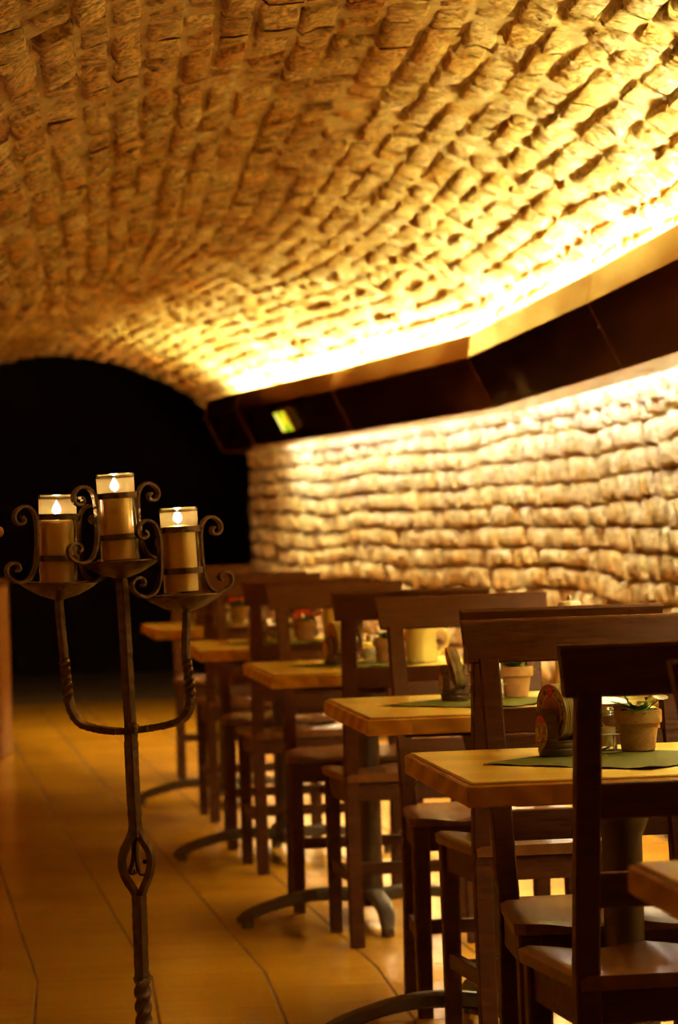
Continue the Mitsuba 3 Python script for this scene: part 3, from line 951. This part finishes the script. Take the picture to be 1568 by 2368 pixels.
def primrose(t, x, y, z, colours, seed):
    r = np.random.default_rng(seed)
    to = place(x, y, z)
    for a in range(11):
        lm = leaf_mesh(r.uniform(0.038, 0.060), r.uniform(0.010, 0.015), r.uniform(0.1, 0.7), a * 2.4 + r.uniform(-.3, .3), r.uniform(0.35, 1.1))
        lm.apply_translation((0, 0, 0.063))
        part(t, 'leaf', ply(lm, 'mat_leaf' if a % 4 else 'mat_leaf_pale', smooth=True), to=to)
    for a in range(8):
        ph, rr_ = a * 2.4 + r.uniform(-.3, .3), r.uniform(0.010, 0.042)
        c = np.array([rr_ * math.cos(ph), rr_ * math.sin(ph), 0.105 - 0.5 * rr_ + r.uniform(-.006, .008)])
        fl = part(t, 'flower', ply(flower_mesh(r.uniform(0.013, 0.017), c, r.uniform(-.8, .8), r.uniform(0.3, 1.2)), 'mat_petal_' + colours[a % len(colours)]), to=to)
        st = tube(np.linspace((0.2 * c[0], 0.2 * c[1], 0.062), c, 4), 0.0012, 5)
        part(fl, 'stem', ply(st, 'mat_leaf'), to=to)


# mugs
def mug_ply(r, h, mat):
    body = lathe([(0, 0.0), (r * 0.98, 0.0), (r, 0.003), (r, h - 0.002), (r - 0.0015, h), (r - 0.004, h - 0.001), (r - 0.005, h - 0.006), (r - 0.005, 0.006), (0, 0.005)], 48)
    hd = tube(smooth_path([(r - 0.003, 0, h * 0.86), (r + 0.016, 0, h * 0.92), (r + 0.032, 0, h * 0.74), (r + 0.026, 0, h * 0.45), (r - 0.003, 0, h * 0.22)], 30), 0.0062, 10)
    return ply(body, mat, smooth=35), ply(hd, mat, smooth=True)


MUG, MUG_H = mug_ply(0.0435, 0.101, 'mat_stoneware')
STEIN, STEIN_H = mug_ply(0.036, 0.172, 'mat_stoneware_pale')
BIG, BIG_H = mug_ply(0.045, 0.150, 'mat_stoneware')
LID = ply(lathe([(0, 0.172), (0.037, 0.172), (0.036, 0.178), (0.028, 0.182), (0.027, 0.205), (0.024, 0.211), (0, 0.213)], 36), 'mat_stoneware_pale', smooth=35)
KNOB = ply(lathe([(0, 0.20), (0.004, 0.202), (0.0065, 0.218), (0.004, 0.224), (0, 0.225)], 16), 'mat_chrome', smooth=True)
BAND = ply(lathe([(0.0363, 0.118), (0.0368, 0.119), (0.0368, 0.127), (0.0363, 0.128)], 36), 'mat_stoneware_blue', smooth=40)

TBL = [None, 'second table from the viewer', 'third table from the viewer', 'fourth table from the viewer', 'fifth table from the viewer', 'farthest table']
SETS = [  # table, mats (yaw of their face, lean), flower colours; offsets of mat holder, cruet, pot along and across the table
    (1, 28, 4, ('yellow', 'cream'), (-0.085, 0.10), (-0.016, 0.13), (0.064, 0.14)),
    (2, 6, 13, ('pink', 'red'), (-0.055, 0.06), (0.022, 0.10), (0.092, 0.12)),
    (3, 24, 4, ('pink', 'cream'), (-0.085, 0.0), (-0.005, 0.02), (0.070, 0.04)),
    (4, 8, 13, ('pink', 'red'), (-0.070, 0.02), (0.015, 0.04), (0.095, 0.05)),
    (5, 14, 8, ('red', 'red'), (-0.085, 0.0), (-0.005, 0.02), (0.070, 0.04)),
]
ROWS = {1: 'second', 2: 'third', 3: 'fourth', 4: 'fifth', 5: 'farthest'}
for k, face, lean, cols, oc, ou, op in SETS:
    nm = TBL[k]
    c = CENTRE[k]
    whole('napkin', f'square green paper napkin laid cornerwise on the {nm}', 'napkin', napkin, 'green napkins on the tables', place(c[0], c[1], TZ + 0.002, YAW + 45))
    z = TZ + 0.0052
    x, y = on_table(k, *oc)
    yaw_slot = face + 90                        # the slot runs across the mats' normal
    b = thing('beer_mat_holder', f'small dark wooden barrel holding round beer mats on the {nm}', 'beer mat holder', 'barrel beer mat holders')
    part(b, 'barrel', BPLY, to=place(x, y, z, face))
    part(b, 'paper_label', BLABEL, 'oval cream beer label', to=place(x, y, z, face + 180))
    nrm = np.array([math.cos(math.radians(face)), math.sin(math.radians(face))])
    cnt = 8
    fr = 0 if nrm[1] > 0 else cnt - 1
    for q in range(cnt):
        o = 0.002 + (q - (cnt - 1) / 2) * 0.0028 + 0.0006 * math.sin(q * 5)
        bx = T().translate([float(x + nrm[0] * o), float(y + nrm[1] * o), float(z + 0.027 + 0.0465 * math.cos(math.radians(lean)))]).rotate([0, 0, 1], float(face)).rotate([0, 1, 0], 90.0 - lean).rotate([0, 0, 1], 90.0 + float(rng.uniform(-8, 8)) * (q < cnt - 1) * (q > 0))
        mt = thing('beer_mat', (f'frontmost printed beer mat in the barrel on the {nm}' if q == fr else f'round beer mat in the barrel on the {nm}'), 'beer mat', f'beer mats in the barrel on the {nm}')
        part(mt, 'printed_face', MAT_FACE, to=bx)
        part(mt, 'rim', MAT_RIM, to=bx)
    x, y = on_table(k, *ou)
    ya = YAW - 18
    s_ = thing('cruet_stand', f'oval wire cruet stand with centre handle on the {nm}', 'cruet stand', 'wire cruet stands')
    for pn, sh in STAND:
        part(s_, pn, sh, to=place(x, y, z, ya))
    ca, sa_ = math.cos(math.radians(ya)), math.sin(math.radians(ya))
    for sg_, nm2, fl_, lb in ((1, 'salt_shaker', SALT, 'glass salt shaker with white salt'), (-1, 'pepper_shaker', PEPPER, 'glass pepper shaker with dark pepper')):
        w_ = thing(nm2, f'{lb} on the {nm}', 'shaker', nm2.replace('_', ' ') + 's')
        to = place(x + sg_ * 0.024 * ca, y + sg_ * 0.024 * sa_, z + 0.004)
        part(w_, 'jar', JAR, to=to)
        part(w_, 'filling', fl_, to=to)
        part(w_, 'cap', CAP, 'screw cap of shiny steel', to=to)
    x, y = on_table(k, *op)
    p_ = thing('flower_pot', f'terracotta pot of {cols[0]} primroses on the {nm}', 'flower pot', 'terracotta primrose pots')
    part(p_, 'pot', POT, to=place(x, y, z))
    part(p_, 'soil', SOIL, to=place(x, y, z))
    primrose(p_, x, y, z, cols, 40 + k)

x, y = on_table(3, 0.163, 0.0)
mg = thing('mug', 'plain yellow stoneware mug with a big handle on the fourth table', 'mug')
part(mg, 'body', MUG, to=place(x, y, TZ + 0.002, 4)); part(mg, 'handle', MUG_H, to=place(x, y, TZ + 0.002, 4))
x, y = on_table(2, 0.225, 0.14)
mg = thing('stein', 'tall pale stoneware stein with a lid, top showing above the chair rails', 'stein')
for pn, sh in (('body', STEIN), ('handle', STEIN_H), ('lid', LID), ('knob', KNOB), ('band', BAND)):
    part(mg, pn, sh, to=place(x, y, TZ + 0.002, 110))
x, y = on_table(4, 0.20, 0.03)
mg = thing('mug', 'large yellowish stoneware mug on the fifth table beside the pink flowers', 'mug')
part(mg, 'body', BIG, to=place(x, y, TZ + 0.002, 60)); part(mg, 'handle', BIG_H, to=place(x, y, TZ + 0.002, 60))

# dark dried twigs in a vase at the right edge
x, y = on_table(1, 0.265, 0.12)
vz = thing('twig_vase', 'dark vase with dried twigs at the right edge above the chair rails', 'vase')
part(vz, 'vase', ply(lathe([(0, 0), (0.022, 0), (0.026, 0.03), (0.018, 0.09), (0.014, 0.12), (0.016, 0.13), (0.013, 0.13), (0.012, 0.10), (0, 0.02)], 24), 'mat_stoneware_blue', smooth=35), to=place(x, y, TZ + 0.002))
rt = np.random.default_rng(3)
for q in range(12):
    e = np.array([rt.uniform(-0.045, 0.06), rt.uniform(-0.05, 0.05), rt.uniform(0.24, 0.30)])
    pth = smooth_path([(0, 0, 0.03), (e[0] * 0.2, e[1] * 0.2, 0.13), e * [0.7, 0.7, 0.8], e], 8)
    bits = [tube(pth, 0.0018, 5)]
    for w_ in range(7):
        a_ = pth[int(rt.integers(4, 8))] + rt.normal(0, 0.008, 3)
        lf = leaf_mesh(0.022, 0.005, 0.3, rt.uniform(0, 6.3), rt.uniform(-0.5, 0.9))
        lf.apply_translation(a_)
        bits.append(lf)
    part(vz, 'twig', ply(cat(bits), 'mat_twig'), to=place(x, y, TZ + 0.002))

# ------------------------------------------------------------------ the wrought-iron candelabrum
YC = 5.93
PX = YC / F                                       # metres per photograph pixel at the candelabrum
C = lambda px, py, dy=0.0: W(px, py, YC + dy)
cb = thing('candelabrum', 'tall black wrought iron candelabrum with three scrolled candle holders in the left foreground', 'candelabrum')
diag = np.array([math.cos(0.95), math.sin(0.95), 0])
IR = lambda m_: ply(m_, 'mat_iron', smooth=30)


def bar(pts, n, w, t, tw0=0.0, tw1=0.0, jit=0.03, seed=1, taper=None):
    path = smooth_path([C(*p) for p in pts], n)
    tw = np.full(n, tw0) + (tw1 - tw0) * np.clip((np.arange(n) / (n - 1)), 0, 1)
    return sweep(path, w, t, up=diag, twist=tw, chamfer=0.16, jitter=jit, seed=seed, taper=taper)


part(cb, 'pole', IR(bar([(280, 1322), (286, 1400), (294, 1540), (303, 1690)], 46, 0.019, 0.019, seed=1)))
part(cb, 'pole', IR(bar([(303, 1688), (306, 1780), (311, 1870), (315, 1935)], 34, 0.021, 0.021, seed=2)))
for pts, sd in (([(309, 1905), (300, 1940), (285, 1975), (283, 1998), (292, 2030), (312, 2062), (320, 2090)], 3), ([(320, 1912), (330, 1942), (347, 1972), (350, 1998), (343, 2028), (330, 2062), (326, 2090)], 4),):
    part(cb, 'split_strand', IR(bar(pts, 30, 0.0135, 0.0135, seed=sd)))
for pts, sd in (([(322, 1925, .012), (316, 1960, .014), (318, 1995, .014), (330, 2022, .014), (343, 2018, .012), (346, 1998, .010), (338, 1988, .008), (333, 1996, .006)], 5), ([(318, 1930, .012), (309, 1965, .016), (305, 2000, .014), (303, 2018, .012), (310, 2020, .010), (312, 2010, .010)], 6)):
    part(cb, 'tendril', IR(bar(pts, 30, 0.008, 0.005, seed=sd)))
part(cb, 'pole', IR(bar([(322, 2070), (325, 2150), (328, 2240), (329, 2262)], 30, 0.0225, 0.0225, seed=7)))
part(cb, 'twisted_pole', IR(bar([(329, 2258), (330, 2290), (332, 2330), (334, 2372)], 60, 0.026, 0.026, 0, 2 * math.pi * 0.85, 0.0, 8)))
part(cb, 'pole', IR(bar([(334, 2368), (336, 2440), (338, 2500)], 20, 0.024, 0.024, 5.34, 5.34, seed=9)))
foot_c = C(338, 2470)
for k in range(3):
    a = 0.6 + k * 2 * math.pi / 3
    e = np.array([math.cos(a), math.sin(a), 0])
    pth = smooth_path([foot_c, foot_c + e * 0.06 + [0, 0, 0.02], foot_c + e * 0.14 + [0, 0, -0.02], [*(foot_c[:2] + e[:2] * 0.20), 0.02], [*(foot_c[:2] + e[:2] * 0.235), 0.009]], 24)
    part(cb, 'foot', IR(sweep(pth, 0.022, 0.016, up=np.cross(e, [0, 0, 1]))))
# the two side arms with a twisted stretch and a cross bar
part(cb, 'arm', IR(bar([(303, 1690), (262, 1690), (215, 1683), (188, 1672), (172, 1652), (163, 1630), (158, 1612)], 50, 0.020, 0.013, seed=11, jit=0.05)))
part(cb, 'twisted_arm', IR(bar([(159, 1618), (155, 1580), (151, 1545), (149, 1520)], 70, 0.0165, 0.0165, 0, 2 * math.pi * 1.4, 0, 12)))
part(cb, 'arm', IR(bar([(149, 1524), (144, 1470), (139, 1420), (136, 1375)], 34, 0.0135, 0.0135, seed=13)))
part(cb, 'arm', IR(bar([(303, 1690), (345, 1684), (395, 1674), (422, 1662), (436, 1644), (441, 1624), (441, 1608)], 50, 0.018, 0.013, seed=14, jit=0.05)))
part(cb, 'twisted_arm', IR(bar([(441, 1614), (439, 1580), (435, 1550), (432, 1524)], 70, 0.0165, 0.0165, 0, 2 * math.pi * 1.4, 0, 15)))
part(cb, 'arm', IR(bar([(432, 1528), (430, 1480), (432, 1430), (430, 1392)], 34, 0.0135, 0.0135, seed=16)))
part(cb, 'weld', IR(trimesh.creation.icosphere(2, 0.012).apply_translation(C(309, 1683, -0.008))))

# holders
k_ = PX
STRAP = [(90, 27), (84, 31), (86, 41), (99, 45), (110, 35), (110, 19), (97, 5), (80, 0), (62, 9), (51, 33), (47, 60), (45.5, 95), (45.5, 120), (48, 148), (56, 167), (70, 175), (84, 169), (93, 155), (91, 140), (80, 134), (72, 140), (74, 149), (79, 150)]
PHI = math.radians(36)
uo = np.array([math.cos(PHI), math.sin(PHI), 0])
to_ = np.array([-math.sin(PHI), math.cos(PHI), 0])
pan_m = lathe([(0, -0.033), (0.012, -0.033), (0.040, -0.024), (0.066, -0.010), (0.0775, -0.001), (0.0765, 0.0015), (0.060, -0.004), (0.0, -0.0045)], 40)
ang = np.linspace(0, 2 * np.pi, 61)[:-1]
hoop = lambda z: sweep([(0.0402 * math.cos(a), 0.0402 * math.sin(a), z) for a in ang], 0.0115, 0.003, up=(0, 0, 1), closed=True)
glass_m = lathe([(0.0365, 0.0), (0.0372, 0.004), (0.0372, 0.1655)], 56)
rim_m = lathe([(0.0372, 0.163), (0.0379, 0.1665), (0.0372, 0.1705), (0.0352, 0.1722), (0.0334, 0.1705), (0.0332, 0.1665), (0.0340, 0.163), (0.0372, 0.163)], 56)
wax_m = lathe([(0, 0.0), (0.0325, 0.0), (0.0325, 0.118), (0.030, 0.1235), (0.022, 0.128), (0.008, 0.130), (0, 0.130)], 44)
wick_m = tube(smooth_path([(0, 0, 0.129), (0.0004, 0, 0.134), (0.0018, 0, 0.139)], 6), 0.0009, 6)
flame_m = lathe([(0.0006, 0.1335), (0.0062, 0.1372), (0.0090, 0.1425), (0.0078, 0.149), (0.0038, 0.156), (0.0004, 0.163)], 20)
film_m = lathe([(0.0366, 0.131), (0.0366, 0.164)], 56)
scene['mat_film'] = {'type': 'principledthin', 'base_color': rgb(0.92, 0.70, 0.50), 'roughness': 0.12, 'spec_trans': 0.66, 'diff_trans': 1.0, 'eta': 1.1}
FM = ply(film_m, 'mat_film', smooth=True)
GL, RM, WX, WK = ply(glass_m, 'mat_glass', smooth=True), ply(rim_m, 'mat_thick_glass', smooth=True), ply(wax_m, 'mat_wax', smooth=35), ply(wick_m, 'mat_wick')
FL = {**ply(flame_m, {'type': 'diffuse', 'reflectance': rgb(.0, .0, .0)}, smooth=True), 'emitter': {'type': 'area', 'radiance': rgb(*FLAME)}}
PAN, HP1, HP2 = ply(pan_m, 'mat_iron', smooth=35), ply(hoop(0.1285), 'mat_iron', smooth=30), ply(hoop(0.0475), 'mat_iron', smooth=30)
strap_ply = []
for s in (1, -1):
    path = smooth_path([uo * s * (r / math.cos(PHI)) * k_ + np.array([0, 0, (zz_ + 1) * k_ + 0.001]) for r, zz_ in STRAP], 110)
    strap_ply.append(ply(sweep(path, 0.0130, 0.0060, up=to_, chamfer=0.2), 'mat_iron', smooth=30))
    HOLD = None
TIES = []
for s in (1, -1):
    TIES += [ply(m_, 'mat_iron') for m_ in [hull([uo * s * r_ + to_ * a_ + np.array([0, 0, z_ + b_]) for r_ in (0.040, 0.0465) for a_ in (-.004, .004) for b_ in (-.004, .004)]) for z_ in (0.0475, 0.1285)]]

for (px, py, slope, lift, nm) in ((136, 1347, 0.015, -2, 'left of the three'), (279, 1298, 0.068, 3, 'middle and highest of the three'), (424, 1376, 0.060, 7, 'right of the three')):
    c = C(px, py)
    tilt = -(slope - ROLL)                         # lean of this holder against the true vertical
    M = T().translate([float(v_) for v_ in c]).rotate([0, 1, 0], math.degrees(tilt))
    part(cb, 'pan', PAN, to=M)
    for sp in strap_ply:
        part(cb, 'scroll_strap', sp, to=M)
    part(cb, 'hoop', HP1, to=M); part(cb, 'hoop', HP2, to=M)
    for tt in TIES:
        part(cb, 'tie', tt, to=M)
    gj = thing('candle_glass', f'clear glass cylinder around a candle, {nm} on the candelabrum', 'candle glass', None)
    part(gj, 'wall', GL, to=M); part(gj, 'rim', RM, to=M); part(gj, 'smoky_film', FM, 'thin smoky film inside the upper glass', to=M)
    M2 = M @ T().translate([-0.002, 0, 0.0005 + lift * 0.001])
    cd = thing('candle', f'thick lit cream candle inside the glass, {nm} on the candelabrum', 'candle', None)
    part(cd, 'wax', WX, to=M2); part(cd, 'wick', WK, to=M2)
    part(cd, 'flame', FL, 'bright teardrop flame', to=M2)

# bar counter at the far left and a tiny amber knob at the left edge
c = W(26, 1757, depth_at(26, 1757, 0.0)) - [0.042, 0, 0]
ct = thing('bar_counter', 'low brown counter at the far left beside the black archway', 'counter')
part(ct, 'body', ply(rbox((0.70, 0.50, 0.86), 0.01, (c[0] - 0.35, c[1] + 0.25, 0.43)), 'mat_counter'))
part(ct, 'worktop', ply(rbox((0.71, 0.55, 0.035), 0.006, (c[0] - 0.355, c[1] + 0.25, 0.8775)), 'mat_dark_wood'))
# coat stand beyond the left edge, one ball-ended hook reaching into the frame
hk = C(-4, 1230)
cs_ = thing('coat_stand', 'coat stand with a round wooden ball end just entering at the left edge', 'coat stand')
bx_ = hk[0] - 0.13
part(cs_, 'pole', ply(lathe([(0, 0.03), (0.018, 0.03), (0.018, 1.45), (0.022, 1.47), (0.010, 1.50), (0, 1.50)], 16).apply_translation((bx_, YC, 0)), 'mat_dark_wood', smooth=35))
part(cs_, 'base', ply(lathe([(0, 0), (0.15, 0), (0.15, 0.02), (0.03, 0.045), (0, 0.045)], 28).apply_translation((bx_, YC, 0)), 'mat_dark_wood', smooth=35))
part(cs_, 'hook', ply(tube(smooth_path([(bx_, YC, hk[2] + 0.06), (bx_ + 0.05, YC, hk[2] + 0.01), (bx_ + 0.09, YC, hk[2] - 0.025), (hk[0] - 0.006, YC, hk[2] - 0.008)], 18), 0.006, 8), 'mat_dark_wood', smooth=True))
part(cs_, 'ball_end', ply(trimesh.creation.icosphere(3, 0.0115).apply_translation(hk), 'mat_amber', smooth=True), 'orange brown wooden ball')
